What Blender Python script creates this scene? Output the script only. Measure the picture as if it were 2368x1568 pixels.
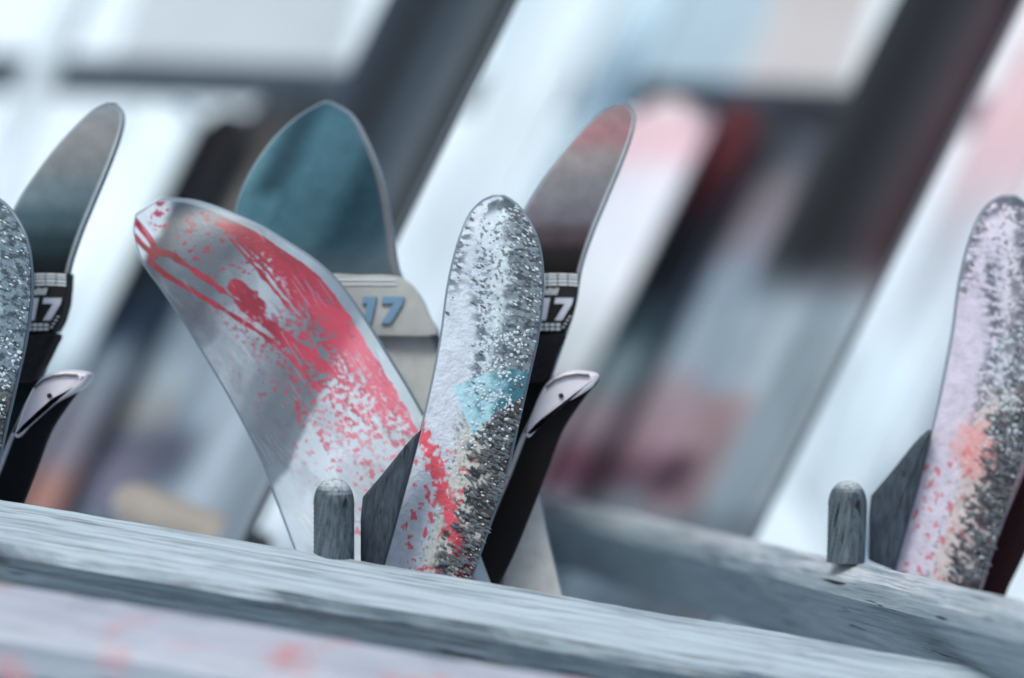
import bpy, bmesh, math, random
from mathutils import Vector, Matrix, noise

random.seed(7)
S = bpy.context.scene
for o in list(bpy.data.objects):
    bpy.data.objects.remove(o)
COL = S.collection

# ------------------------------------------------------------------ camera
LENS, SENSOR = 82.0, 36.0
CAM_LOC = Vector((0.0, 0.0, 1.45))
PITCH, ROLL = math.radians(-12.0), math.radians(7.0)
FOCUS = 1.435
fwd = Vector((0, math.cos(PITCH), math.sin(PITCH)))
r0 = Vector((1, 0, 0))
u0 = r0.cross(fwd)
rgt = (r0 * math.cos(ROLL) + u0 * math.sin(ROLL)).normalized()
upv = rgt.cross(fwd).normalized()
cam_d = bpy.data.cameras.new('camera')
cam = bpy.data.objects.new('camera', cam_d)
COL.objects.link(cam)
cam.matrix_world = Matrix.Translation(CAM_LOC) @ Matrix((rgt, upv, -fwd)).transposed().to_4x4()
cam_d.lens = LENS
cam_d.sensor_width = SENSOR
cam_d.clip_start = 0.05
cam_d.clip_end = 500
cam_d.dof.use_dof = True
cam_d.dof.focus_distance = FOCUS
cam_d.dof.aperture_fstop = 2.3
S.camera = cam
PW, PH = 2367.0, 1568.0            # pixel frame the layout was measured in
KPX = SENSOR / LENS / PW           # metres per measured pixel at one metre


def at(px, py, d):
    return CAM_LOC + fwd * d + rgt * ((px - PW / 2) * KPX * d) + upv * ((PH / 2 - py) * KPX * d)


# ------------------------------------------------------------------ light
w = bpy.data.worlds.new('World')
S.world = w
w.use_nodes = True
nt = w.node_tree
sky = nt.nodes.new('ShaderNodeTexSky')
sky.sky_type = 'NISHITA'
sky.sun_disc = False
SUN_EL, SUN_AZ = math.radians(56), math.radians(215)
sky.sun_elevation = SUN_EL
sky.sun_rotation = SUN_AZ
sky.dust_density = 4.0
sky.ozone_density = 0.7
nt.links.new(sky.outputs[0], nt.nodes['Background'].inputs[0])
nt.nodes['Background'].inputs[1].default_value = 0.125
sd = bpy.data.lights.new('sun', 'SUN')
sd.energy = 1.6
sd.angle = math.radians(18)
sd.color = (0.97, 1.0, 0.98)
sun = bpy.data.objects.new('sun', sd)
COL.objects.link(sun)
sdir = Vector((math.sin(SUN_AZ) * math.cos(SUN_EL), math.cos(SUN_AZ) * math.cos(SUN_EL), math.sin(SUN_EL)))
sun.rotation_euler = sdir.to_track_quat('Z', 'Y').to_euler()
S.view_settings.view_transform = 'Standard'
S.view_settings.look = 'None'
S.view_settings.exposure = 0.0
S.view_settings.gamma = 1.0


# ------------------------------------------------------------------ helpers
def lin(c):
    out = []
    for v in c:
        v = max(0.0, min(255.0, v)) / 255.0
        out.append(v / 12.92 if v <= 0.04045 else ((v + 0.055) / 1.055) ** 2.4)
    out[0] *= 0.94
    return out


def mix(a, b, t):
    t = max(0.0, min(1.0, t))
    return tuple(a[i] * (1 - t) + b[i] * t for i in range(3))


def sm(e0, e1, x):
    t = max(0.0, min(1.0, (x - e0) / (e1 - e0)))
    return t * t * (3 - 2 * t)


def ramp(stops, x):
    if x <= stops[0][0]:
        return stops[0][1]
    for (a, ca), (b, cb) in zip(stops, stops[1:]):
        if x <= b:
            return mix(ca, cb, sm(a, b, x))
    return stops[-1][1]


def nz(x, y, s, seed=0.0, octv=3):
    return noise.fractal(Vector((x / s, y / s, seed * 7.3)), 1.0, 2.0, octv)


def polyd(px, py, pts):
    best = 1e9
    for (ax, ay), (bx, by) in zip(pts, pts[1:]):
        dx, dy = bx - ax, by - ay
        t = max(0, min(1, ((px - ax) * dx + (py - ay) * dy) / (dx * dx + dy * dy)))
        best = min(best, math.hypot(px - ax - t * dx, py - ay - t * dy))
    return best


def material(name, color=None, rough=0.5, attr=False, nscale=0.0, namount=0.0, bump=0.0, bscale=200.0,
             coat=0.0, spec=0.5, metallic=0.0):
    m = bpy.data.materials.new(name)
    m.use_nodes = True
    t = m.node_tree
    b = t.nodes['Principled BSDF']
    b.inputs['Roughness'].default_value = rough
    b.inputs['Metallic'].default_value = metallic
    b.inputs['Specular IOR Level'].default_value = spec
    b.inputs['Coat Weight'].default_value = coat
    b.inputs['Coat Roughness'].default_value = 0.25
    if attr:
        a = t.nodes.new('ShaderNodeAttribute')
        a.attribute_name = 'Col'
        src = a.outputs['Color']
    else:
        a = t.nodes.new('ShaderNodeRGB')
        a.outputs[0].default_value = (*lin(color), 1)
        src = a.outputs[0]
    tc = t.nodes.new('ShaderNodeTexCoord')
    if namount > 0:
        n = t.nodes.new('ShaderNodeTexNoise')
        n.inputs['Scale'].default_value = nscale
        n.inputs['Detail'].default_value = 8
        t.links.new(tc.outputs['Object'], n.inputs['Vector'])
        mr = t.nodes.new('ShaderNodeMapRange')
        mr.inputs['From Min'].default_value = 0.25
        mr.inputs['From Max'].default_value = 0.75
        mr.inputs['To Min'].default_value = 1 - namount
        mr.inputs['To Max'].default_value = 1 + namount
        t.links.new(n.outputs['Fac'], mr.inputs['Value'])
        mx = t.nodes.new('ShaderNodeVectorMath')
        mx.operation = 'SCALE'
        t.links.new(src, mx.inputs[0])
        t.links.new(mr.outputs[0], mx.inputs['Scale'])
        src = mx.outputs[0]
    t.links.new(src, b.inputs['Base Color'])
    if bump > 0:
        n2 = t.nodes.new('ShaderNodeTexNoise')
        n2.inputs['Scale'].default_value = bscale
        n2.inputs['Detail'].default_value = 6
        t.links.new(tc.outputs['Object'], n2.inputs['Vector'])
        bp = t.nodes.new('ShaderNodeBump')
        bp.inputs['Strength'].default_value = bump
        bp.inputs['Distance'].default_value = 0.002
        t.links.new(n2.outputs['Fac'], bp.inputs['Height'])
        t.links.new(bp.outputs[0], b.inputs['Normal'])
    return m


def wood_material(name, dark, light, frost, frost_amt, blotch=None, grain=(6, 150, 150)):
    """weathered timber: grain along local X, frost on faces that look up, also painting in their brighter lighting"""
    m = bpy.data.materials.new(name)
    m.use_nodes = True
    t = m.node_tree
    L = t.links.new
    b = t.nodes['Principled BSDF']
    b.inputs['Roughness'].default_value = 0.75
    tc = t.nodes.new('ShaderNodeTexCoord')
    mp = t.nodes.new('ShaderNodeMapping')
    mp.inputs['Scale'].default_value = grain
    L(tc.outputs['Object'], mp.inputs['Vector'])
    n = t.nodes.new('ShaderNodeTexNoise')
    n.inputs['Scale'].default_value = 2.2
    n.inputs['Detail'].default_value = 9
    n.inputs['Roughness'].default_value = 0.65
    n.inputs['Distortion'].default_value = 0.5
    L(mp.outputs[0], n.inputs['Vector'])
    cr = t.nodes.new('ShaderNodeValToRGB')
    cr.color_ramp.elements[0].position = 0.33
    cr.color_ramp.elements[0].color = (*lin(dark), 1)
    cr.color_ramp.elements[1].position = 0.68
    cr.color_ramp.elements[1].color = (*lin(light), 1)
    L(n.outputs['Fac'], cr.inputs[0])
    # drying cracks
    mp2 = t.nodes.new('ShaderNodeMapping')
    mp2.inputs['Scale'].default_value = tuple(9 if q < 50 else 150 for q in grain)
    L(tc.outputs['Object'], mp2.inputs['Vector'])
    n3 = t.nodes.new('ShaderNodeTexNoise')
    n3.inputs['Scale'].default_value = 1.6
    n3.inputs['Detail'].default_value = 3
    L(mp2.outputs[0], n3.inputs['Vector'])
    crk = t.nodes.new('ShaderNodeMapRange')
    crk.inputs['From Min'].default_value = 0.31
    crk.inputs['From Max'].default_value = 0.36
    L(n3.outputs['Fac'], crk.inputs['Value'])
    mc = t.nodes.new('ShaderNodeMix')
    mc.data_type = 'RGBA'
    mc.inputs[6].default_value = (*lin((22, 28, 34)), 1)
    L(crk.outputs[0], mc.inputs[0])
    L(cr.outputs[0], mc.inputs[7])
    # patchy frost on upward faces; its paleness also paints in their skylight
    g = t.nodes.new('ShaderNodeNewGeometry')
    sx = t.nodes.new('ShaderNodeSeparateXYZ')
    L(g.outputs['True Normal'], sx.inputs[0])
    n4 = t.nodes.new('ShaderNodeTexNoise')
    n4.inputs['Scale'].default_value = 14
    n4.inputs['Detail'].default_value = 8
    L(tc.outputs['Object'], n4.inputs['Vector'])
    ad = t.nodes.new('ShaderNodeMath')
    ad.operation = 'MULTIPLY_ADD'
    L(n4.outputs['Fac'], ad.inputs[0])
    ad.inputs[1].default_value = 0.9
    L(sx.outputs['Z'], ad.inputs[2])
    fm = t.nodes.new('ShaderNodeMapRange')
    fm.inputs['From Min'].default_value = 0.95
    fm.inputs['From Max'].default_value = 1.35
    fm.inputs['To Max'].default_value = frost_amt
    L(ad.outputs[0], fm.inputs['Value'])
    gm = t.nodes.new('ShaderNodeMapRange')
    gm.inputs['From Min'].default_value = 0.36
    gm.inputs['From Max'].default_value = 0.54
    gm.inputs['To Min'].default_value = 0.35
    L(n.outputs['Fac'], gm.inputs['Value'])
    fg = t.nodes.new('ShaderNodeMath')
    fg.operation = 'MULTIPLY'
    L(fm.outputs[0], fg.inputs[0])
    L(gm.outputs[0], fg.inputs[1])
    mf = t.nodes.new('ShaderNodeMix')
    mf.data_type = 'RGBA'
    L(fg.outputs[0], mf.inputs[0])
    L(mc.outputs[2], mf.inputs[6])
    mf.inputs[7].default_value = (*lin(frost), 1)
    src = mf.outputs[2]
    if blotch:
        n5 = t.nodes.new('ShaderNodeTexNoise')
        n5.inputs['Scale'].default_value = 22
        n5.inputs['Detail'].default_value = 4
        mp5 = t.nodes.new('ShaderNodeMapping')
        mp5.inputs['Scale'].default_value = (1, 0.7, 0.7)
        L(tc.outputs['Object'], mp5.inputs['Vector'])
        L(mp5.outputs[0], n5.inputs['Vector'])
        bm_ = t.nodes.new('ShaderNodeMapRange')
        bm_.inputs['From Min'].default_value = 0.54
        bm_.inputs['From Max'].default_value = 0.66
        bm_.inputs['To Max'].default_value = 0.75
        L(n5.outputs['Fac'], bm_.inputs['Value'])
        mb_ = t.nodes.new('ShaderNodeMix')
        mb_.data_type = 'RGBA'
        L(bm_.outputs[0], mb_.inputs[0])
        L(src, mb_.inputs[6])
        mb_.inputs[7].default_value = (*lin(blotch), 1)
        src = mb_.outputs[2]
    L(src, b.inputs['Base Color'])
    bp = t.nodes.new('ShaderNodeBump')
    bp.inputs['Strength'].default_value = 0.55
    bp.inputs['Distance'].default_value = 0.003
    mul = t.nodes.new('ShaderNodeMath')
    mul.operation = 'MULTIPLY'
    L(n.outputs['Fac'], mul.inputs[0])
    L(crk.outputs[0], mul.inputs[1])
    L(mul.outputs[0], bp.inputs['Height'])
    L(bp.outputs[0], b.inputs['Normal'])
    return m


def link_mesh(name, me, mat, parent=None, smooth=True):
    o = bpy.data.objects.new(name, me)
    COL.objects.link(o)
    me.materials.append(mat)
    if smooth:
        for p in me.polygons:
            p.use_smooth = True
        try:
            me.set_sharp_from_angle(angle=math.radians(40))
        except Exception:
            pass
    if parent:
        o.parent = parent
    return o


def thing(name, label, cat, loc, group=None):
    o = bpy.data.objects.new(name, None)
    COL.objects.link(o)
    o.location = loc
    o.empty_display_size = 0.05
    o['label'] = label
    o['category'] = cat
    if group:
        o['group'] = group
    return o


def resample(pts, n):
    """Catmull-Rom through control tuples, n samples spread evenly along the row index"""
    out = []
    m = len(pts)
    for i in range(n):
        s = i / (n - 1) * (m - 1)
        k = min(int(s), m - 2)
        t = s - k
        p0, p1, p2, p3 = pts[max(k - 1, 0)], pts[k], pts[k + 1], pts[min(k + 2, m - 1)]
        out.append(tuple(
            0.5 * (2 * b + (c - a) * t + (2 * a - 5 * b + 4 * c - d) * t * t + (-a + 3 * b - 3 * c + d) * t ** 3)
            for a, b, c, d in zip(p0, p1, p2, p3)))
    return out


GROUND = 0.0


def base_point(rows):
    """where the board, run on straight below its last rows, meets the ground"""
    a, b = rows[-2], rows[-1]
    pa = (at(a[0], a[1], a[4]) + at(a[2], a[3], a[5])) / 2
    pb = (at(b[0], b[1], b[4]) + at(b[2], b[3], b[5])) / 2
    d = (pb - pa)
    t = (pb.z - GROUND) / -d.z
    return pb + d * t


def board_mesh(rows, colf, thick, root, nu=40, nv=160, crown=0.002, next_rows=14):
    """rows: (lx, ly, rx, ry, depthL, depthR) from the tip down. Runs on to the ground."""
    R = resample(rows, nv)
    P, C = [], []
    for (lx, ly, rx, ry, dl, dr) in R:
        pr, cr = [], []
        for j in range(nu + 1):
            u = j / nu
            px, py, d = lx + (rx - lx) * u, ly + (ry - ly) * u, dl + (dr - dl) * u
            d -= crown * (1 - (2 * u - 1) ** 2)
            pr.append(at(px, py, d))
            cr.append(lin(colf(px, py, u)))
        P.append(pr)
        C.append(cr)
    last, prev = P[-1], P[-4]
    mid = lambda row: row[nu // 2]
    stepv = (mid(last) - mid(prev))
    stepv.normalize()
    # run down to the ground
    for k in range(1, next_rows + 1):
        f = k / next_rows
        row = []
        for j in range(nu + 1):
            s = (last[j].z - GROUND) / -stepv.z
            row.append(last[j] + stepv * (s * f))
        P.append(row)
        C.append(C[nv - 1])
    back = fwd * thick
    verts, cols, faces = [], [], []
    n = len(P)
    W = nu + 1
    for i in range(n):
        for j in range(W):
            verts.append(P[i][j] - root)
            cols.append(C[i][j])
    for i in range(n):
        for j in range(W):
            verts.append(P[i][j] + back - root)
            cols.append(C[i][j])
    o2 = n * W
    for i in range(n - 1):
        for j in range(nu):
            a = i * W + j
            faces.append((a, a + W, a + W + 1, a + 1))
            b = a + o2
            faces.append((b, b + 1, b + W + 1, b + W))
    for i in range(n - 1):
        for j in (0, nu):
            a = i * W + j
            q = (a, a + o2, a + W + o2, a + W)
            faces.append(q if j == 0 else q[::-1])
    for i in (0, n - 1):
        for j in range(nu):
            a = i * W + j
            q = (a, a + 1, a + 1 + o2, a + o2)
            faces.append(q if i == 0 else q[::-1])
    me = bpy.data.meshes.new('board')
    me.from_pydata([tuple(v) for v in verts], [], faces)
    at_ = me.color_attributes.new('Col', 'FLOAT_COLOR', 'POINT')
    flat = []
    for c in cols:
        flat += [c[0], c[1], c[2], 1.0]
    at_.data.foreach_set('color', flat)
    me.update()
    return me, P


def tube_mesh(path, rad, root, seg=8):
    verts, faces = [], []
    n = len(path)
    for i, p in enumerate(path):
        t = (path[min(i + 1, n - 1)] - path[max(i - 1, 0)]).normalized()
        a = t.cross(fwd)
        if a.length < 1e-4:
            a = t.cross(upv)
        a.normalize()
        b = t.cross(a).normalized()
        for k in range(seg):
            an = 2 * math.pi * k / seg
            verts.append(tuple(p + (a * math.cos(an) + b * math.sin(an)) * rad - root))
    for i in range(n - 1):
        for k in range(seg):
            a = i * seg + k
            b = i * seg + (k + 1) % seg
            faces.append((a, b, b + seg, a + seg))
    faces.append(tuple(range(seg))[::-1])
    faces.append(tuple(range((n - 1) * seg, n * seg)))
    me = bpy.data.meshes.new('tube')
    me.from_pydata(verts, [], faces)
    me.update()
    return me


def edge_strip(P, root, side, rad):
    idx = 0 if side == 'L' else len(P[0]) - 1
    path = [row[idx] + fwd * 0.004 for row in P]
    if side == 'L':                 # the left strip runs on round the tip to meet the right one
        path = [q + fwd * 0.004 for q in P[0][:0:-1]] + path
    return tube_mesh(path, rad, root)


def poly_slab(pts, depth, thick, root, bev=0.0):
    """extruded outline traced at its own depth"""
    bm = bmesh.new()
    front = [bm.verts.new(at(x, y, depth if not callable(depth) else depth(x, y)) - root) for x, y in pts]
    f = bm.faces.new(front)
    ret = bmesh.ops.extrude_face_region(bm, geom=[f])
    vs = [g for g in ret['geom'] if isinstance(g, bmesh.types.BMVert)]
    for v in vs:
        v.co += fwd * thick
    bmesh.ops.recalc_face_normals(bm, faces=bm.faces)
    if bev > 0:
        ed = [e for e in bm.edges if all(v in front for v in e.verts)]
        bmesh.ops.bevel(bm, geom=ed, offset=bev, segments=3, profile=0.6, affect='EDGES')
    me = bpy.data.meshes.new('slab')
    bm.to_mesh(me)
    bm.free()
    return me


def smooth_poly(pts, n=6):
    m = len(pts)
    out = []
    for k in range(m):
        p0, p1, p2, p3 = pts[k - 1], pts[k], pts[(k + 1) % m], pts[(k + 2) % m]
        for i in range(n):
            t = i / n
            out.append(tuple(0.5 * (2 * b + (c - a) * t + (2 * a - 5 * b + 4 * c - d) * t * t +
                                    (-a + 3 * b - 3 * c + d) * t ** 3) for a, b, c, d in zip(p0, p1, p2, p3)))
    return out


def beam(name, A, B, depthv, down, mat, parent, root, seed=0, rough=0.0012):
    """timber between two points of its back top edge; depthv = vector to the front edge"""
    n = 70
    ax = (B - A)
    ln = ax.length
    ex = ax.normalized()
    ey = (depthv - ex * depthv.dot(ex))
    wy = ey.length
    ey.normalize()
    ez = ex.cross(ey)
    if ez.z < 0:
        ez = -ez
    prof = []
    c = 0.006
    for (y, z) in ((0, -c), (c, 0), (wy * 0.33, 0.001), (wy * 0.66, 0.001), (wy - c, 0), (wy, -c), (wy, -down * 0.5),
                   (wy, -down + c), (wy - c, -down), (c, -down), (0, -down + c), (0, -down * 0.5)):
        prof.append((y, z))
    k = len(prof)
    verts, faces = [], []
    for i in range(n + 1):
        x = ln * i / n
        for j, (y, z) in enumerate(prof):
            d = noise.noise(Vector((x * 9, j * 1.7, seed))) * rough * 1.5 + noise.noise(Vector((x * 60, j * 3.1, seed + 5))) * rough * 0.5
            cy, cz = y - wy / 2, z + down / 2
            l = math.hypot(cy, cz)
            verts.append((x, y + cy / l * d, z + cz / l * d))
    for i in range(n):
        for j in range(k):
            a = i * k + j
            b = i * k + (j + 1) % k
            faces.append((a, b, b + k, a + k))
    faces.append(tuple(range(k)))
    faces.append(tuple(range(n * k, (n + 1) * k))[::-1])
    me = bpy.data.meshes.new('beam')
    me.from_pydata(verts, [], faces)
    bm = bmesh.new()
    bm.from_mesh(me)
    bmesh.ops.recalc_face_normals(bm, faces=bm.faces)
    bm.to_mesh(me)
    bm.free()
    o = link_mesh(name, me, mat, None)
    M = Matrix((ex, ey, ez)).transposed().to_4x4()
    M.translation = A - root
    o.parent = parent
    o.matrix_local = M
    return o


def lathe_between(A, B, prof, root, seg=28, ridge=0.0):
    """prof: (t along 0..1, radius)"""
    ax = B - A
    e = ax.normalized()
    a = e.cross(fwd).normalized()
    b = e.cross(a).normalized()
    verts, faces = [], []
    for (t, r) in prof:
        for k in range(seg):
            an = 2 * math.pi * k / seg
            rr = r * (1 + ridge * math.sin(t * 110) * max(0, math.cos(an)))
            verts.append(tuple(A + ax * t + (a * math.cos(an) + b * math.sin(an)) * rr - root))
    n = len(prof)
    for i in range(n - 1):
        for k in range(seg):
            p = i * seg + k
            q = i * seg + (k + 1) % seg
            faces.append((p, q, q + seg, p + seg))
    faces.append(tuple(range(seg)))
    faces.append(tuple(range((n - 1) * seg, n * seg)))
    me = bpy.data.meshes.new('lathe')
    me.from_pydata(verts, [], faces)
    bm = bmesh.new()
    bm.from_mesh(me)
    bmesh.ops.recalc_face_normals(bm, faces=bm.faces)
    bm.to_mesh(me)
    bm.free()
    return me


SLOPE = 0.497
# ------------------------------------------------------------------ materials
M_print = material('printed_topsheet', attr=True, rough=0.42, nscale=60, namount=0.10, bump=0.12, bscale=500, coat=0.15)
M_matte = material('matte_topsheet', attr=True, rough=0.75, nscale=90, namount=0.14, bump=0.2, bscale=700, spec=0.2)
M_frosty = material('frosted_topsheet', attr=True, spec=0.15, rough=0.85, nscale=160, namount=0.16, bump=0.6, bscale=420)
M_back = material('board_surface', attr=True, rough=0.85, nscale=18, namount=0.12, spec=0.15)
M_bedge = material('dull_board_edge', (96, 102, 110), rough=0.8, spec=0.2)
M_steel = material('steel_edge', (128, 142, 154), rough=0.55, metallic=0.3, spec=0.3)
M_black = material('black_webbing', (16, 17, 19), rough=0.7, nscale=300, namount=0.3, bump=0.5, bscale=1500)
M_fleece = material('black_fleece', (26, 26, 30), rough=0.95, nscale=350, namount=0.5, bump=1.0, bscale=900)
M_white = material('white_thread', (225, 228, 232), rough=0.7)
M_digit = material('lavender_print', (205, 205, 216), rough=0.6, nscale=200, namount=0.1)
M_bluedigit = material('steel_blue_print', (112, 150, 180), rough=0.6)
M_beige = material('beige_webbing', (178, 180, 179), rough=0.75, nscale=40, namount=0.2, bump=0.3, bscale=900)
M_cap = material('lavender_plastic', (222, 216, 226), rough=0.3, nscale=30, namount=0.05, coat=0.3)
M_ridge = material('grey_plastic', (96, 90, 100), rough=0.4)
M_screw = material('black_screw', (20, 18, 24), rough=0.5)
M_snow = material('snow', (226, 236, 243), rough=0.85, nscale=6, namount=0.05, bump=0.4, bscale=60)
M_rime = material('rime', (210, 219, 227), rough=0.95, nscale=250, namount=0.12, bump=0.4, bscale=900, spec=0.05)
M_grit = material('grey_crust', (104, 109, 116), rough=0.95, nscale=250, namount=0.35, bump=0.5, bscale=900, spec=0.05)
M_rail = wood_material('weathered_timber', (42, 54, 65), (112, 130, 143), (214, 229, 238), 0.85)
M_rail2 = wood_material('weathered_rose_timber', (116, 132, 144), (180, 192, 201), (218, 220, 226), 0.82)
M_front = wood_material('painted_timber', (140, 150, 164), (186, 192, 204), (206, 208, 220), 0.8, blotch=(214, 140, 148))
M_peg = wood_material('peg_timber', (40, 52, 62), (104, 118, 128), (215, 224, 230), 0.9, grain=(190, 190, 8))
M_log = material('beige_log', (150, 142, 136), rough=0.8, nscale=20, namount=0.25)
M_gap = wood_material('dark_gap_timber', (34, 44, 54), (70, 84, 98), (150, 160, 168), 0.3, grain=(160, 160, 9))  # dark wood for the slabs that fill the dark gaps
M_backrail = material('dark_back_rail', (58, 70, 82), rough=0.7, nscale=12, namount=0.35)

# ------------------------------------------------------------------ setting
bm = bmesh.new()
N = 60
grid = []
for i in range(N + 1):
    row = []
    for j in range(N + 1):
        x = -20 + 40 * j / N
        y = -6 + 36 * i / N
        z = 0.02 * noise.noise(Vector((x * 1.1, y * 1.1, 0)))
        if y > 8.5:
            q = y - 8.5
            z += 0.55 * q * min(1.0, q / 1.5) + 0.12 * noise.noise(Vector((x * 0.8, y * 0.8, 3)))
        row.append(bm.verts.new((x, y, z - 0.03)))
    grid.append(row)
for i in range(N):
    for j in range(N):
        bm.faces.new((grid[i][j], grid[i][j + 1], grid[i + 1][j + 1], grid[i + 1][j]))
me = bpy.data.meshes.new('snow_ground')
bm.to_mesh(me)
bm.free()
g = link_mesh('snow_ground', me, M_snow)
g['kind'] = 'structure'


# ------------------------------------------------------------------ background boards (leaning, out of focus)
def back_board(name, label, cat, x0, x1, top, dl, dr, colf, group, round_top=60, thick=0.012, mat=None):
    dl, dr = (BACK(dl), BACK(dr))
    rows = []
    for y in (top, top + round_top * 0.35, top + round_top, 300, 500, 700, 900, 1100, 1300, 1480):
        if rows and y <= rows[-1][1] + 1:
            continue
        ins = 0.0
        if y < top + round_top:
            f = 1 - (y - top) / round_top
            ins = 0.36 * f * f
        wd = x1 - x0
        dy = 0.25 * wd * ins
        rows.append((x0 - SLOPE * y + wd * ins, y, x1 - SLOPE * y - wd * ins, y + dy, dl, dr))
    root_p = base_point(rows)
    root = thing(name, label, cat, root_p, group)
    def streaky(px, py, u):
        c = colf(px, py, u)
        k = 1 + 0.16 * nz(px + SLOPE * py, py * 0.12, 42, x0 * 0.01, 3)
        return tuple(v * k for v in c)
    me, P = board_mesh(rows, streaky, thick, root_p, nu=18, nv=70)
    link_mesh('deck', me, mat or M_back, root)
    link_mesh('edge', edge_strip(P, root_p, 'R', 0.003), M_bedge, root)
    return root


def const(*st):
    return lambda px, py, u: ramp(st, py)


BACK = lambda d: d if d < 1.7 else 1.7 + (d - 1.7) * 3.4
GB = 'out of focus boards leaning behind the skis'
# first bay
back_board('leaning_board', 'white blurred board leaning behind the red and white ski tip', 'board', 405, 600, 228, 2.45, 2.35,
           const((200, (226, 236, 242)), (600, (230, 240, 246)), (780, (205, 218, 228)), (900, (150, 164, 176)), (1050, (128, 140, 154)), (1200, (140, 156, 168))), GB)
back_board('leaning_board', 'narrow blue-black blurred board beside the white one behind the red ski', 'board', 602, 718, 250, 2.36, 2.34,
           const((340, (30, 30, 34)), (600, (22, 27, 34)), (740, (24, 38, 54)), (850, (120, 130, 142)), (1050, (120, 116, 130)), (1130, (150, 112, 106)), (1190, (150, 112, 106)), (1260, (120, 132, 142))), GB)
back_board('leaning_board', 'grey-brown to blue-grey blurred board behind the red and teal skis', 'board', 690, 915, 215, 2.38, 2.3,
           const((240, (48, 52, 58)), (320, (70, 68, 68)), (420, (104, 100, 98)), (490, (118, 114, 112)), (560, (104, 112, 122)), (760, (124, 138, 154)), (880, (150, 160, 170)),
                 (960, (134, 134, 136)), (1020, (84, 88, 102)), (1120, (110, 106, 124)), (1250, (90, 110, 125))), GB)


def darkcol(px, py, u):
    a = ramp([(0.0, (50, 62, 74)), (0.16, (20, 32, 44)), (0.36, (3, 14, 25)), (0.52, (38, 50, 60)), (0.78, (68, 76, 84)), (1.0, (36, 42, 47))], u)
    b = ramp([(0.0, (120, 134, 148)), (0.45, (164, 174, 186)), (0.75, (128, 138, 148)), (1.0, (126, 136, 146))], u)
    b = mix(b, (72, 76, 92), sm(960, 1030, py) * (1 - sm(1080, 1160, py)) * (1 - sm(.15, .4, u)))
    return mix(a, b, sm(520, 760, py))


back_board('leaning_board', 'wide charcoal plank leaning behind the teal ski', 'board', 885, 1186, -130, 2.15, 1.72, darkcol, GB, thick=0.02)
back_board('leaning_board', 'white blurred board standing between charcoal plank and snow-crusted ski', 'board', 1215, 1420, -150, 2.9, 2.7,
           const((0, (224, 236, 244)), (300, (222, 230, 236)), (600, (214, 224, 232)), (1200, (214, 222, 230))), GB)
back_board('leaning_board', 'sea-green blurred board low beside the red and white ski', 'board', 1062, 1190, 900, 2.0, 1.95,
           const((880, (130, 148, 158)), (1040, (98, 146, 150)), (1140, (120, 158, 162)), (1250, (120, 130, 135))), GB)
# second bay
back_board('leaning_board', 'pink and white blurred board leaning right of the dark strapped ski', 'board', 1588, 1790, 225, 2.45, 2.35,
           const((200, (236, 222, 222)), (330, (240, 200, 208)), (430, (228, 226, 236)), (640, (230, 232, 240)), (820, (205, 210, 214)),
                 (930, (150, 140, 152)), (1050, (140, 112, 126)), (1180, (130, 110, 122)), (1260, (140, 155, 168))), GB)
back_board('leaning_board', 'narrow wine-black blurred board beside the pink and white one', 'board', 1782, 1908, 235, 2.36, 2.34,
           const((240, (92, 52, 58)), (340, (84, 40, 48)), (450, (40, 16, 22)), (540, (14, 14, 24)), (630, (10, 14, 24)), (740, (40, 54, 64)), (850, (110, 128, 136)),
                 (980, (140, 124, 134)), (1080, (90, 56, 70)), (1200, (130, 138, 150))), GB)
back_board('leaning_board', 'grey-mauve to blue-grey blurred board right of the narrow wine-black one', 'board', 1872, 2098, 215, 2.38, 2.3,
           const((240, (42, 42, 50)), (330, (70, 76, 86)), (460, (120, 112, 120)), (560, (136, 130, 142)), (640, (146, 160, 176)), (800, (152, 168, 182)),
                 (930, (160, 142, 150)), (1020, (158, 132, 142)), (1090, (100, 72, 86)), (1180, (132, 142, 152)), (1300, (132, 148, 160))), GB)


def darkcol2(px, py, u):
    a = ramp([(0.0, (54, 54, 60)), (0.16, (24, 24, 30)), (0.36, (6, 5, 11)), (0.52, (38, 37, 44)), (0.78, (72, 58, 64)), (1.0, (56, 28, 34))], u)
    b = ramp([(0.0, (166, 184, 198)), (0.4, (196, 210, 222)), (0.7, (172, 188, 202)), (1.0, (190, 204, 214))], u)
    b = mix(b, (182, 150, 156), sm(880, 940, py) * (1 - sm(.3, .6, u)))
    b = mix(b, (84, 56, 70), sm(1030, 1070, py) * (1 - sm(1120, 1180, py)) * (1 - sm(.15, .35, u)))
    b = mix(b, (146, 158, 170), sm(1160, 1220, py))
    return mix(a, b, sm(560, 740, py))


back_board('leaning_board', 'wide black-brown plank fading to pale blue-grey behind the crusted skis', 'board', 2068, 2360, -130, 2.15, 1.8, darkcol2, GB, thick=0.02)
back_board('leaning_board', 'pale blue-white blurred board right of the black-brown plank', 'board', 2395, 2600, -150, 2.9, 2.7,
           const((0, (242, 214, 216)), (300, (240, 200, 204)), (600, (218, 220, 228)), (900, (222, 232, 240)), (1200, (214, 222, 230))), GB)
back_board('leaning_board', 'soft pink blurred board behind the tip of the pinkish crusted ski', 'board', 2640, 2800, -150, 2.9, 2.8,
           const((0, (240, 190, 192)), (260, (226, 150, 156)), (450, (234, 186, 192)), (900, (230, 215, 222))), GB)
back_board('leaning_board', 'pale sky-blue blurred board crossing the top behind the dark strapped ski', 'board', 1440, 1570, -150, 3.0, 2.9,
           const((0, (196, 214, 226)), (170, (172, 192, 206)), (300, (220, 236, 244)), (600, (214, 226, 234)), (1200, (210, 220, 228))), GB)
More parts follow.
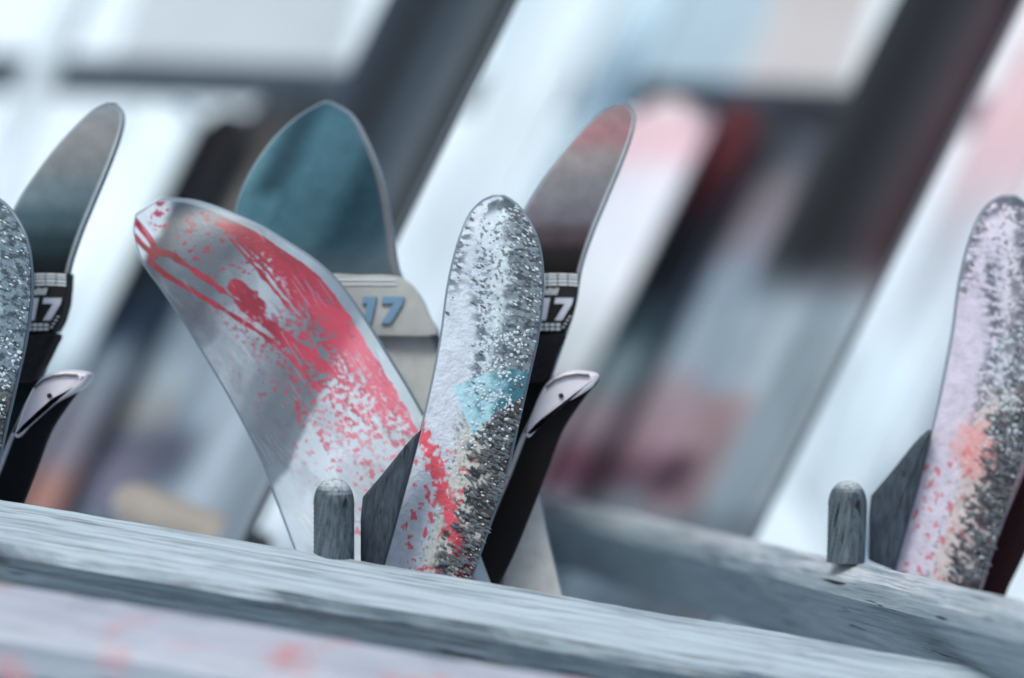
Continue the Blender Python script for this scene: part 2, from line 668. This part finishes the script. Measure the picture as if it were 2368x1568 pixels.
back_board('leaning_board', 'narrow pale grey blurred board behind the blue-grey ski tip', 'board', 140, 215, -150, 2.7, 2.65,
           const((0, (196, 204, 212)), (250, (205, 214, 222)), (1200, (220, 226, 232))), GB)

# back rack the boards lean on
bA, bB = at(-700, 96, 6.3), at(3300, 250, 6.2)
rootp = Vector((bA.x, bA.y, 0))
br = thing('board_rack', 'dark blurred horizontal timber rail behind the leaning boards', 'rack', rootp)
beam('rail', bA, bB, -Vector((0, 0.08, 0)), 0.10, M_backrail, br, rootp, seed=21)
for P_ in (bA, bB):
    pa, pb = Vector((P_.x, P_.y + 0.03, -0.05)), Vector((P_.x, P_.y + 0.03, P_.z + 0.05))
    link_mesh('post', lathe_between(pa, pb, [(0, .03), (.98, .03), (1, .024)], rootp), M_backrail, br)
# pale boarding fixed above the back rail
def boarding(pts, c):
    m_ = material('pale_boarding', c, rough=0.85, nscale=3, namount=0.1, spec=0.15)
    link_mesh('boarding', poly_slab(pts, 6.5, 0.03, rootp), m_, br)


boarding([(352, -120), (862, -120), (790, 175), (255, 150)], (204, 210, 216))
boarding([(1180, -120), (1260, -120), (1190, 190), (1100, 190)], (206, 222, 232))
boarding([(1545, -120), (1800, -120), (1770, 60), (1700, 190), (1420, 185)], (188, 206, 218))
boarding([(1806, -120), (2060, -120), (1960, 200), (1706, 192), (1775, 66)], (214, 206, 206))

# ------------------------------------------------------------------ teal ski
def teal(px, py, u):
    X = px + SLOPE * py
    c = ramp([(770, (92, 144, 158)), (838, (18, 52, 68)), (905, (56, 102, 118)), (985, (50, 92, 108)), (1055, (10, 46, 62)),
              (1120, (26, 58, 72)), (1200, (70, 96, 108))], X)
    c = mix(c, (76, 126, 142), 0.85 * sm(420, 470, py) * (1 - sm(860, 900, X)))
    c = mix(c, (78, 88, 96), sm(540, 640, py) * 0.75)
    c = mix(c, (92, 104, 112), 0.22)
    c = mix(c, (196, 198, 196), sm(690, 800, py))
    if u > 0.965:
        c = mix(c, (120, 118, 122), 0.8)
    return c


rows = [(748, 238, 762, 238, 1.60, 1.60), (690, 272, 812, 268, 1.585, 1.585), (628, 330, 848, 328, 1.572, 1.572), (572, 415, 884, 420, 1.563, 1.563),
        (545, 500, 905, 530, 1.56, 1.56), (560, 600, 925, 640, 1.555, 1.555), (620, 760, 1006, 770, 1.555, 1.555),
        (680, 900, 1048, 900, 1.555, 1.555), (740, 1050, 1098, 1040, 1.555, 1.555), (850, 1320, 1205, 1320, 1.555, 1.555)]
bp_ = base_point(rows)
t_teal = thing('ski', 'dark teal ski with rounded tip leaning behind the red one', 'ski', bp_, 'skis standing in the rack')
me, P = board_mesh(rows, teal, 0.010, bp_)
link_mesh('topsheet', me, M_matte, t_teal)
for s in 'LR':
    link_mesh('edge', edge_strip(P, bp_, s, 0.0016), M_steel, t_teal)


def digit_polys(ox, oy, s, sk):
    """outlines of 1 and 7 (slanted), lower-left origin in measured pixels, y down"""
    one = [(0, -1), (.62, -1), (.62, -.2), (.62, 0), (.24, 0), (.24, -.74), (0, -.74)]
    seven = [(0, -1), (1.0, -1), (1.0, -.74), (.62, 0), (.2, 0), (.58, -.74), (0, -.74)]
    f = lambda q, dx: [(ox + dx + (x - sk * y * 0.5) * s * 0.8, oy + y * s) for x, y in q]
    return [('1', f(one, 0)), ('7', f(seven, s * 0.72))]


# beige strap round the teal ski
sp = at(885, 705, 1.548)
st = thing('ski_strap', 'beige-grey strap with pale blue 17 round the teal ski', 'strap', sp)
band = smooth_poly([(742, 640), (830, 636), (922, 640), (968, 680), (994, 735), (1008, 775), (900, 778), (800, 772), (760, 720)], 4)
link_mesh('band', poly_slab(band, 1.543, 0.022, sp, 0.0015), M_beige, st)
for nm, q in digit_polys(826, 748, 62, 0.55):
    link_mesh('digit', poly_slab(q, 1.5405, 0.002, sp), M_bluedigit, st, smooth=False)
for yy in (648, 658):
    link_mesh('stitching', tube_mesh([at(765 + i * 10, yy, 1.5425) for i in range(16)], 0.0006, sp, 6), M_white, st)

# ------------------------------------------------------------------ red and white ski
def redski(px, py, u):
    X = px + SLOPE * py
    g_ = lambda v: (v - 8, v + 2, v + 14)
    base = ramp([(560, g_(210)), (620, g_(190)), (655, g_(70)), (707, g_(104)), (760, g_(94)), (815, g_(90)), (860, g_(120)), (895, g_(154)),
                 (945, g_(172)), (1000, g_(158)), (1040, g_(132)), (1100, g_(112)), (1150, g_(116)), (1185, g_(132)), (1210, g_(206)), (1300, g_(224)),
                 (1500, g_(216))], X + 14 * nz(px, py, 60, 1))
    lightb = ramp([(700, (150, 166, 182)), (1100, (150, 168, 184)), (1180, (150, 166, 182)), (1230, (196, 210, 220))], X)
    out = base
    # pale blue rim along the right edge
    if u > 0.935:
        out = mix(out, lightb, 0.6)
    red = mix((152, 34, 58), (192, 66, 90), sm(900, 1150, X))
    red = mix(red, (230, 124, 144), sm(1165, 1230, X))  # red paled to pink: the lit zone is painted into the colour
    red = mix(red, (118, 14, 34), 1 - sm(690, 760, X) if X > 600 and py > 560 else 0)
    m = 0.0
    # long scraped lines
    wob = 5 * nz(px, py, 30, 4)
    d = polyd(px, py, [(352, 568), (346, 605), (382, 636), (500, 705), (608, 774), (690, 846), (740, 905)]) + wob * 0.6
    m = max(m, 1 - sm(3.5, 7, d))
    d = polyd(px, py, [(352, 575), (400, 592), (470, 640), (540, 690), (620, 750), (700, 812), (770, 860)]) + wob
    m = max(m, 1 - sm(6, 10, d + 7 * abs(nz(px, py, 50, 2)) - 7 * sm(500, 620, px)))
    d = polyd(px, py, [(310, 508), (345, 550), (368, 585)])
    m = max(m, (1 - sm(5, 9, d)))
    d = polyd(px, py, [(310, 545), (335, 572), (360, 595)])
    m = max(m, (1 - sm(4, 8, d)))
    for k in range(3):
        o = k * 19
        d = polyd(px, py, [(528 + o, 548 + o * .3), (600 + o, 628), (660 + o, 702), (690 + o, 735)])
        m = max(m, (1 - sm(2.5, 5.5, d + 3 * nz(px, py, 25, 9 + k))))
    d = polyd(px, py, [(545, 668), (580, 690), (600, 720)]) + wob * 2
    m = max(m, 1 - sm(16, 22, d))
    # broad band along the right side, breaking up into spatter on its left and towards the foot
    d = polyd(px, py, [(500, 517), (609, 558), (703, 628), (797, 718), (868, 808), (939, 926), (1000, 1040), (1060, 1200), (1085, 1330)])
    wd = ramp([(500, (4, 0, 0)), (600, (32, 0, 0)), (700, (60, 0, 0)), (800, (70, 0, 0)), (880, (50, 0, 0)), (945, (22, 0, 0)), (1100, (14, 0, 0))], px)[0] * 1.15
    if u < 0.935 + 0.01 * nz(px, py, 30, 3):
        n_ = nz(px, py, 15, 6, 5)
        m = max(m, 1 - sm(wd * .75, wd * 1.05 + 2, d + 30 * n_ * sm(500, 640, px)))
        far = sm(680, 790, py) * (1 - sm(150, 250, d)) * (1 - 0.75 * sm(960, 1080, py))
        m = max(m, far * sm(0.0, 0.06, nz(px, py, 11, 8, 5) + 0.16 - d * 0.0016 - .10 * sm(900, 1050, py)))
        m = max(m, 0.85 * sm(0.34, 0.40, nz(px, py, 17, 11, 3)) * sm(800, 900, py) * (1 - sm(200, 330, d)))
        # pinholes showing through the band
        m *= 1 - 0.5 * sm(0.34, 0.40, nz(px, py, 13, 17, 3)) * sm(640, 720, py)
    # upper speckle
    if py < 640:
        m = max(m, 0.8 * sm(0.36, 0.42, nz(px * 0.7 + py * 0.7, py - px * 0.6, 15, 12, 3)) * sm(0.2, 0.4, u) * (1 - sm(0.9, 0.95, u)))
    # worn paint: hue drift, long fine scratches and scuffs
    ax_, ay_ = px * 0.56 + py * 0.83, px * 0.83 - py * 0.56
    red = mix(red, tuple(v * 0.88 for v in red), sm(-.1, .35, nz(ax_ * .4, ay_, 34, 31, 4)))
    scr = sm(.30, .40, nz(ax_ * .06, ay_, 5.0, 21, 2)) * sm(-.05, .2, nz(px, py, 90, 23, 2))
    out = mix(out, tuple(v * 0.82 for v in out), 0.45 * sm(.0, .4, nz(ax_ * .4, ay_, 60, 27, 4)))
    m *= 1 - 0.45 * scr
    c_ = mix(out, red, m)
    return mix(c_, tuple(min(245, v * 1.12 + 10) for v in c_), 0.6 * scr)


rows = [(316, 498, 372, 462, 1.53, 1.53), (312, 540, 452, 468, 1.515, 1.515), (332, 604, 545, 500, 1.506, 1.506), (382, 676, 640, 548, 1.502, 1.502),
        (442, 768, 775, 650, 1.5, 1.5), (525, 904, 913, 855, 1.5, 1.5), (600, 1049, 1003, 1015, 1.5, 1.5), (645, 1165, 1060, 1150, 1.5, 1.5),
        (690, 1284, 1120, 1310, 1.5, 1.5)]
bp_ = base_point(rows)
t_red = thing('ski', 'white ski with scraped red graphics and broad square tip', 'ski', bp_, 'skis standing in the rack')
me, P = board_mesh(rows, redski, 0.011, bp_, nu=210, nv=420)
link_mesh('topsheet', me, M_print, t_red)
for s in 'LR':
    link_mesh('edge', edge_strip(P, bp_, s, 0.0018), M_steel, t_red)

# ------------------------------------------------------------------ dark ski with black strap (A)
A_L = [(1428, 243), (1392, 262), (1340, 312), (1290, 372), (1228, 462), (1196, 540), (1186, 620), (1184, 700), (1178, 780), (1160, 880), (1120, 1040), (1060, 1300)]
A_R = [(1446, 243), (1464, 268), (1458, 312), (1434, 380), (1400, 462), (1368, 540), (1342, 620), (1328, 700), (1304, 780), (1270, 880), (1225, 1040), (1160, 1300)]


def dark_ski(dx, stops, label, slabel, wide_label):
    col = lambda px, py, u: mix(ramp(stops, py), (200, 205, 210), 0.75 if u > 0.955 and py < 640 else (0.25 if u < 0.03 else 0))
    rows = []
    for k, ((lx, ly), (rx, ry)) in enumerate(zip(A_L, A_R)):
        d = 1.535 + 0.035 * max(0, 1 - k / 3.5) ** 2
        rows.append((lx + dx, ly, rx + dx, ry, d, d))
    b = base_point(rows)
    t = thing('ski', label, 'ski', b, 'skis standing in the rack')
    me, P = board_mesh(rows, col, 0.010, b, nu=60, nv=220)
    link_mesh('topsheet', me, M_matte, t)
    for s in 'LR':
        link_mesh('edge', edge_strip(P, b, s, 0.0016), M_steel, t)
    # strap
    sp = at(1260 + dx, 700, 1.527)
    st = thing('ski_strap', slabel, 'strap', sp, 'black numbered ski straps')
    q = [(1180, 632), (1262, 629), (1338, 632), (1336, 668), (1332, 706), (1322, 742), (1308, 768), (1240, 772), (1176, 768), (1178, 700)]
    link_mesh('band', poly_slab([(x + dx, y) for x, y in q], 1.524, 0.024, sp, 0.0015), M_black, st)
    pad = smooth_poly([(1174, 772), (1240, 775), (1306, 772), (1296, 806), (1276, 846), (1258, 880), (1210, 884), (1166, 876), (1170, 820)], 4)
    link_mesh('fleece_pad', poly_slab([(x + dx, y) for x, y in pad], 1.520, 0.028, sp, 0.003), M_fleece, st)
    for yy, wd in ((635, .0007), (642, .0006), (650, .0008), (658, .0007)):
        for i in range(4):
            x0_ = 1242 + i * 24
            pth = [at(x0_ + dx + k * 5.4, yy + ((x0_ + k * 5.4 - 1290) / 46) ** 2 * 2, 1.5235) for k in range(5)]
            link_mesh('stitch', tube_mesh(pth, wd, sp, 6), M_white, st)
    for yy in (752, 762):
        for i in range(4):
            x0_ = 1246 + i * 13
            pth = [at(x0_ + dx + k * 5, yy - k * 0.6, 1.5235) for k in range(3)]
            link_mesh('stitch', tube_mesh(pth, 0.0010, sp, 6), M_white, st)
    for i in range(4):
        pth = [at(1302 + dx + i * 5, 758 - i * 8 - k * 3, 1.5235) for k in range(2)]
        link_mesh('stitch', tube_mesh(pth, 0.0010, sp, 6), M_white, st)
    # small slanted lettering strokes
    xx = 1248
    for i, hgt in enumerate((14, 18, 12, 16, 16, 14, 16, 16)):
        q = [(xx, 682), (xx + 3, 682), (xx + 3 + hgt * .3, 682 - hgt), (xx + hgt * .3, 682 - hgt)]
        link_mesh('letter_stroke', poly_slab([(x + dx, y) for x, y in q], 1.5225, 0.0015, sp), M_white, st, smooth=False)
        xx += 5.2
    for nm, q in digit_polys(1236, 741, 52, 0.5):
        link_mesh('digit', poly_slab([(x + dx, y) for x, y in q], 1.522, 0.002, sp), M_digit, st, smooth=False)
    return t


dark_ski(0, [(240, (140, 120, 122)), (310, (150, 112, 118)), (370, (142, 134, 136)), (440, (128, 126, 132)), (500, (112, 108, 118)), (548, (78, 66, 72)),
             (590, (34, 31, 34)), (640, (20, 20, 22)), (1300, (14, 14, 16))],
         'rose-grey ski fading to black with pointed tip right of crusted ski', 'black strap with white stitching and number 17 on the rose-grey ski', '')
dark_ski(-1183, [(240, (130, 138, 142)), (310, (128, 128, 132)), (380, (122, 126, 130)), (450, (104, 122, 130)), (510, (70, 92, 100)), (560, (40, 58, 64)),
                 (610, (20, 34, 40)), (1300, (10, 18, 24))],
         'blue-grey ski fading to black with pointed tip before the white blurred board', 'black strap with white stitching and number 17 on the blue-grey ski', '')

# ------------------------------------------------------------------ snow-crusted ski (B)
B_L = [(1140, 456), (1112, 470), (1086, 500), (1066, 548), (1048, 611), (1035, 677), (1022, 774), (1004, 870), (978, 985), (946, 1110), (897, 1285), (862, 1410)]
B_R = [(1166, 456), (1192, 474), (1218, 506), (1240, 552), (1251, 611), (1252, 690), (1240, 780), (1222, 862), (1196, 975), (1164, 1110), (1100, 1300), (1066, 1410)]
BLUE = [(1047, 894), (1120, 866), (1190, 852), (1262, 876), (1191, 930), (1140, 960), (1093, 1008)]


def inside(px, py, poly):
    c = False
    for (ax, ay), (bx, by) in zip(poly, poly[1:] + poly[:1]):
        if (ay > py) != (by > py) and px < (bx - ax) * (py - ay) / (by - ay) + ax:
            c = not c
    return c


def crusted_ski(dx, label, tint, red, dens=1.0, push=0.0, patch='blue', seed=0):
    def col(px, py, u):
        px -= dx
        sx_ = seed * 913.0
        bx, by = px, py
        px, py = px + sx_, py
        n1 = nz(px, py, 26, 1, 4)
        c = mix((206, 213, 226), (208, 222, 228), sm(.3, .6, u))
        # grey diagonal smears right and centre
        dn = nz(px * 1.0 + py * 0.5, py * 2.2 - px * 0.6, 26, 3, 4)
        centre = math.exp(-((u - (0.30 + 0.16 * sm(620, 820, py) + 0.02 * nz(px, py, 50, 8))) / 0.09) ** 2) * sm(560, 640, py) * (1 - sm(960, 1040, py))
        c = mix(c, (92, 104, 116), 0.85 * centre * sm(-0.15, 0.20, dn))
        lft = (1 - sm(0.05, 0.2, u)) * sm(490, 540, py) * (1 - sm(650, 700, py))
        c = mix(c, (104, 112, 120), 0.8 * lft * sm(-0.2, 0.15, dn))
        c = mix(c, (118, 128, 138), 0.85 * sm(0.52, 0.70, u + 0.16 * n1) * sm(470, 560, py + 120 * u))
        c = mix(c, (70, 78, 86), 0.9 * sm(0.08, 0.2, dn) * sm(0.56, 0.74, u))
        c = mix(c, (110, 120, 126), 0.9 * sm(0.30, 0.36, nz(px, py, 9, 14, 3)) * sm(.15, .3, u) * (1 - (1 - sm(.3, .42, u)) * sm(680, 740, py)))
        # tip rim
        c = mix(c, (86, 98, 106), 0.8 * (1 - sm(470, 500, py - 26 * abs(u - .5) * 2)) * sm(-.2, .1, n1 + .2))
        # pale blue field
        if (patch == 'blue' and inside(bx, by, BLUE)):
            c = mix((176, 214, 228), (70, 116, 132), sm(0.45, 0.95, u + 0.3 * n1))
        if py > 880:
            low = sm(900, 1010, py + 60 * u)
            if not (patch == 'blue' and inside(bx, by, BLUE)):
                c = mix(c, (206, 202, 194), low * sm(.35, .5, u) * 0.8)
                c = mix(c, (66, 64, 66), low * 0.9 * sm(0.60, 0.84, u + 0.35 * n1 - 0.0002 * (py - 1000)))
                c = mix(c, (50, 54, 60), low * 0.9 * sm(0.10, 0.2, dn) * sm(.46, .62, u))
        # red scrape crossing the foot
        d = polyd(bx, by, [(968, 985), (1005, 1075), (1045, 1210), (1078, 1330)])
        if patch == 'rose':
            pd = math.hypot((bx - 1075) / 60, (by - 1035) / 75)
            c = mix(c, (226, 170, 164), 0.8 * (1 - sm(.4, 1.15, pd + .3 * n1)))
            d += 60
        rd = mix(red, (120, 24, 40), sm(1200, 1310, py) * sm(.5, .9, u))
        c = mix(c, rd, (1 - sm(9, 20, d + 20 * nz(px, py, 16, 6, 4))) * 0.95)
        c = mix(c, red, 0.85 * sm(.36, .42, nz(px, py, 17, 9, 3)) * sm(1000, 1080, py) * (1 - sm(.55, .7, u)))
        return tuple(c[i] * tint[i] for i in range(3))
    rows = []
    for k, ((lx, ly), (rx, ry)) in enumerate(zip(B_L, B_R)):
        d = 1.462 + push + 0.03 * max(0, 1 - k / 3.5) ** 2
        rows.append((lx + dx, ly, rx + dx, ry, d, d))
    b = base_point(rows)
    t = thing('ski', label, 'ski', b, 'skis standing in the rack')
    me, P = board_mesh(rows, col, 0.011, b, nu=110, nv=420)
    body = link_mesh('topsheet', me, M_frosty, t)
    link_mesh('edge', edge_strip(P, b, 'L', 0.0016), M_steel, t)
    link_mesh('edge', edge_strip(P, b, 'R', 0.0016), M_steel, t)
    # rime: clumps and wind-blown feathers standing off the surface
    R = resample(rows, 300)

    def surf(v, u):
        i = min(299, int(v * 299))
        lx, ly, rx, ry, dl, dr = R[i]
        return lx + (rx - lx) * u, ly + (ry - ly) * u, dl - 0.002 * (1 - (2 * u - 1) ** 2)

    def lumps(n, rng, fn, rmin, rmax, mat, name, feather):
        V, F = [], []
        ic = bmesh.new()
        bmesh.ops.create_icosphere(ic, subdivisions=1, radius=1)
        iv = [v.co.copy() for v in ic.verts]
        iff = [tuple(v.index for v in f.verts) for f in ic.faces]
        ic.free()
        cnt = 0
        while cnt < n:
            v, u = rng.random(), rng.random()
            px, py, d = surf(v, u)
            if rng.random() > fn(px - dx, py, u):
                cnt += 0.08
                continue
            cnt += 1
            r = rmin + (rmax - rmin) * rng.random() ** 2
            c0 = at(px, py, d)
            ang = math.radians(-32 + rng.uniform(-14, 14))
            ax1 = rgt * math.cos(ang) + upv * math.sin(ang)
            ax2 = upv * math.cos(ang) - rgt * math.sin(ang)
            o = len(V)
            for q in iv:
                s = 1 + 0.35 * noise.noise(q * 2 + Vector((cnt, 0, 0)))
                if feather:
                    p = ax1 * (q.x * r * 2.6) + ax2 * (q.y * r * 0.8) - fwd * (q.z * r * 0.7 + q.x * r * 0.7)
                else:
                    p = rgt * q.x * r + upv * q.y * r - fwd * q.z * r * 0.8
                V.append(tuple(c0 + p * s - b))
            F += [tuple(i + o for i in f) for f in iff]
        me = bpy.data.meshes.new(name)
        me.from_pydata(V, [], F)
        me.update()
        ob = link_mesh(name, me, mat, t, smooth=False)
        ob['kind'] = 'stuff'
        return ob
    rng = random.Random(11 + seed)
    clump = lambda px, py, u: sm(.38, .6, u) * (1 - sm(.86, .98, u)) * sm(730, 800, py) * (1 - sm(1010, 1060, py)) * (1 if nz(px, py, 28, 2) > -.1 else .15)
    lumps(int(800 * dens), rng, clump, 0.0004, 0.0014, M_rime, 'snow_clumps', False)
    fl = lambda px, py, u: (sm(.78, .92, u) + .55 * sm(.56, .7, u) * (1 - sm(.8, .9, u)) * (1 - sm(700, 800, py)) + 0.5 * math.exp(-((u - .30 - .16 * sm(620, 820, py)) / .1) ** 2) * sm(560, 640, py)
                            * (1 - sm(940, 1000, py)) + .5 * (1 - sm(.02, .14, u)) * (1 - sm(680, 760, py))) * sm(470, 500, py) * (1 - sm(1330, 1350, py))
    lumps(int(230 * dens), rng, fl, 0.0004, 0.0009, M_rime, 'rime_feathers', True)
    lumps(int(380 * dens), rng, fl, 0.0004, 0.0010, M_grit, 'grey_feathers', True)
    dk = lambda px, py, u: sm(.5, .8, u) * sm(930, 1000, py) * (1 - sm(1330, 1350, py))
    lumps(int(700 * dens), rng, dk, 0.0006, 0.0018, M_grit, 'dark_crust', True)  # darker crust on the right half of the foot
    sp = lambda px, py, u: 0.5 * sm(.1, .3, u) * sm(1000, 1050, py) * (1 - sm(1330, 1350, py))
    lumps(int(160 * dens), rng, sp, 0.0004, 0.0010, M_rime, 'snow_spatter', False)
    return t


crusted_ski(0, 'white ski with rounded tip, snow crust and pale blue patch', (1, 1, 1), (226, 92, 108))
crusted_ski(1183, 'pinkish snow-crusted ski leaning beyond the black-brown plank', (1.03, 0.95, 0.97), (200, 120, 126), 1.0, 0.085, 'rose', 1)
crusted_ski(-1183, 'grey snow-crusted ski without colour patch beside the blue-grey strapped ski', (0.95, 1, 1.02), (190, 150, 150), 0.6, 0.0, 'none', 2)

# ------------------------------------------------------------------ black ski with lavender tip cap (C)
C_L = [(1338, 862), (1292, 874), (1262, 900), (1240, 935), (1222, 975), (1203, 1015), (1172, 1095), (1132, 1190), (1103, 1268), (1084, 1345)]
C_R = [(1374, 866), (1380, 880), (1358, 906), (1334, 938), (1308, 976), (1289, 1014), (1262, 1088), (1222, 1190), (1186, 1278), (1148, 1356)]
CAP = [(1256, 900), (1270, 882), (1288, 868), (1312, 859), (1340, 857), (1378, 862), (1385, 872), (1372, 892), (1357, 904), (1334, 918), (1310, 931),
       (1286, 951), (1262, 973), (1244, 990), (1224, 1012), (1216, 1004), (1226, 972), (1240, 934)]


def capped_ski(dx, label, sidec, blackc, push=0.0):
    col = lambda px, py, u: mix(sidec, blackc, sm(.10, .16, u) if py > 1000 else sm(0, .05, u))
    rows = [(lx + dx, ly, rx + dx, ry, 1.502 + push + .02 * max(0, 1 - k / 4) ** 2, 1.502 + push + .02 * max(0, 1 - k / 4) ** 2) for k, ((lx, ly), (rx, ry)) in enumerate(zip(C_L, C_R))]
    b = base_point(rows)
    t = thing('ski', label, 'ski', b, 'skis standing in the rack')
    me, P = board_mesh(rows, col, 0.010, b, nu=36, nv=160)
    link_mesh('topsheet', me, M_matte, t)
    link_mesh('edge', edge_strip(P, b, 'R', 0.0014), M_steel if False else M_screw, t)
    cp = link_mesh('tip_cap', poly_slab([(x + dx, y) for x, y in smooth_poly(CAP, 4)], push + 1.490, 0.022, b, 0.003), M_cap, t)
    link_mesh('ridge', tube_mesh([at(x + dx, y, push + 1.4885) for x, y in [(1262, 897), (1282, 880), (1306, 870), (1334, 866), (1362, 868)]], 0.0009, b), M_ridge, cp)
    link_mesh('screw', lathe_between(at(1297 + dx, 915, push + 1.4905), at(1297 + dx, 915, push + 1.4875), [(0, .0016), (.8, .0016), (1, .001)], b, 12), M_screw, cp)
    return t


capped_ski(0, 'black ski with lavender tip cap right of the crusted ski with blue patch', (205, 204, 206), (24, 21, 22))
capped_ski(-1183, 'black ski with lavender tip cap below the blue-grey ski', (206, 208, 216), (14, 17, 22))
capped_ski(1183, 'wine-black ski foot beside the pinkish crusted ski', (214, 180, 186), (34, 8, 14), 0.085)

# cream ski whose narrow tail shows between the capped ski and the background
for dx, lab in ((0, 'cream narrow ski tip behind the foot of the lavender-capped black ski'),):
    rows = [(1226 + dx, 1085, 1236 + dx, 1087, 1.55, 1.55), (1196 + dx, 1160, 1250 + dx, 1162, 1.54, 1.54), (1178 + dx, 1250, 1268 + dx, 1254, 1.535, 1.535),
            (1160 + dx, 1370, 1298 + dx, 1376, 1.535, 1.535)]
    b = base_point(rows)
    t = thing('ski', lab, 'ski', b, 'skis standing in the rack')
    me, P = board_mesh(rows, lambda px, py, u: (214, 212, 208), 0.010, b, nu=14, nv=60)
    link_mesh('topsheet', me, M_matte, t)
    link_mesh('edge', edge_strip(P, b, 'R', 0.0012), M_steel, t)

# ------------------------------------------------------------------ the rack: rails, pegs, slabs standing in for dark gaps
rA, rB = at(-260, 1106, 1.44), at(2700, 1609, 1.345)
rootp = Vector((rA.x, rA.y, 0))
rack = thing('ski_rack', 'weathered grey timber rail with pegs across the foot of the skis', 'rack', rootp)
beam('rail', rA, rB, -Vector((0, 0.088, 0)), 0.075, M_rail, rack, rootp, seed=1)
pA, pB = at(1195, 1120, 2.35), at(2760, 1455, 1.12)
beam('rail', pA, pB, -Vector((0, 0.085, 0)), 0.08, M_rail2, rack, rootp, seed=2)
for P_ in (rA.lerp(rB, 0.02), rA.lerp(rB, 0.98), pA.lerp(pB, 0.03), pA.lerp(pB, 0.97)):
    link_mesh('post', lathe_between(Vector((P_.x, P_.y - .03, -0.05)), Vector((P_.x, P_.y - .03, P_.z - .03)), [(0, .028), (1, .028)], rootp), M_rail, rack)
for dx, dd in ((0, 1.405), (1183, 1.51)):
    a, b = at(772 + dx, 1300, dd), at(772 + dx + (6 if dx else 0), 1106 if not dx else 1112, dd)
    rr = (47 if not dx else 44) * KPX * dd
    prof = [(0, rr)] + [(0.70 * i / 40, rr) for i in range(1, 40)] + [(0.70 + 0.30 * math.sin(k / 8 * math.pi / 2), rr * max(.04, math.cos(k / 8 * math.pi / 2)) ** .8) for k in range(0, 9)]
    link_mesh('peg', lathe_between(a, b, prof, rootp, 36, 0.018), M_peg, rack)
    q = [(972, 995), (955, 1010), (936, 1031), (885, 1095), (838, 1150), (833, 1200), (833, 1300), (884, 1320), (912, 1220), (945, 1100), (970, 1005)]
    link_mesh('dark_gap_slab', poly_slab([(x + dx, y) for x, y in q], dd + 0.022, 0.016, rootp, 0.002), M_gap, rack)  # added slab standing in for the dark gap beside the crusted ski

# log lying behind the rail
la, lb = at(268, 1150, 2.15), at(600, 1290, 2.1)
rootl = Vector((la.x, la.y, 0))
lg = thing('log', 'beige round log end lying out of focus behind the grey rail', 'log', rootl)
rr = 58 * KPX * 2.1
link_mesh('wood', lathe_between(lb, la, [(0, rr), (.8, rr * .98), (.92, rr * .85), (.98, rr * .5), (1, rr * .1)], rootl, 30), M_log, lg)
pbm = lathe_between(Vector((lb.x, lb.y, -0.04)), lb - Vector((0, 0, .01)), [(0, .02), (1, .02)], rootl)
link_mesh('support', pbm, M_log, lg)

# front painted rail
fA, fB = at(-300, 1290, 1.23), at(1800, 1640, 1.17)
rootf = Vector((fA.x, fA.y, 0))
fr = thing('front_rail', 'white timber rail with worn pink and orange paint in front of the grey rail', 'rail', rootf)
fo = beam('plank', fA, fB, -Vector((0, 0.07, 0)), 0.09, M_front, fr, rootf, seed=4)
for P_ in (fA.lerp(fB, .03), fA.lerp(fB, .97)):
    link_mesh('post', lathe_between(Vector((P_.x, P_.y - .03, -0.05)), Vector((P_.x, P_.y - .03, P_.z - .05)), [(0, .025), (1, .025)], rootf), M_front, fr)
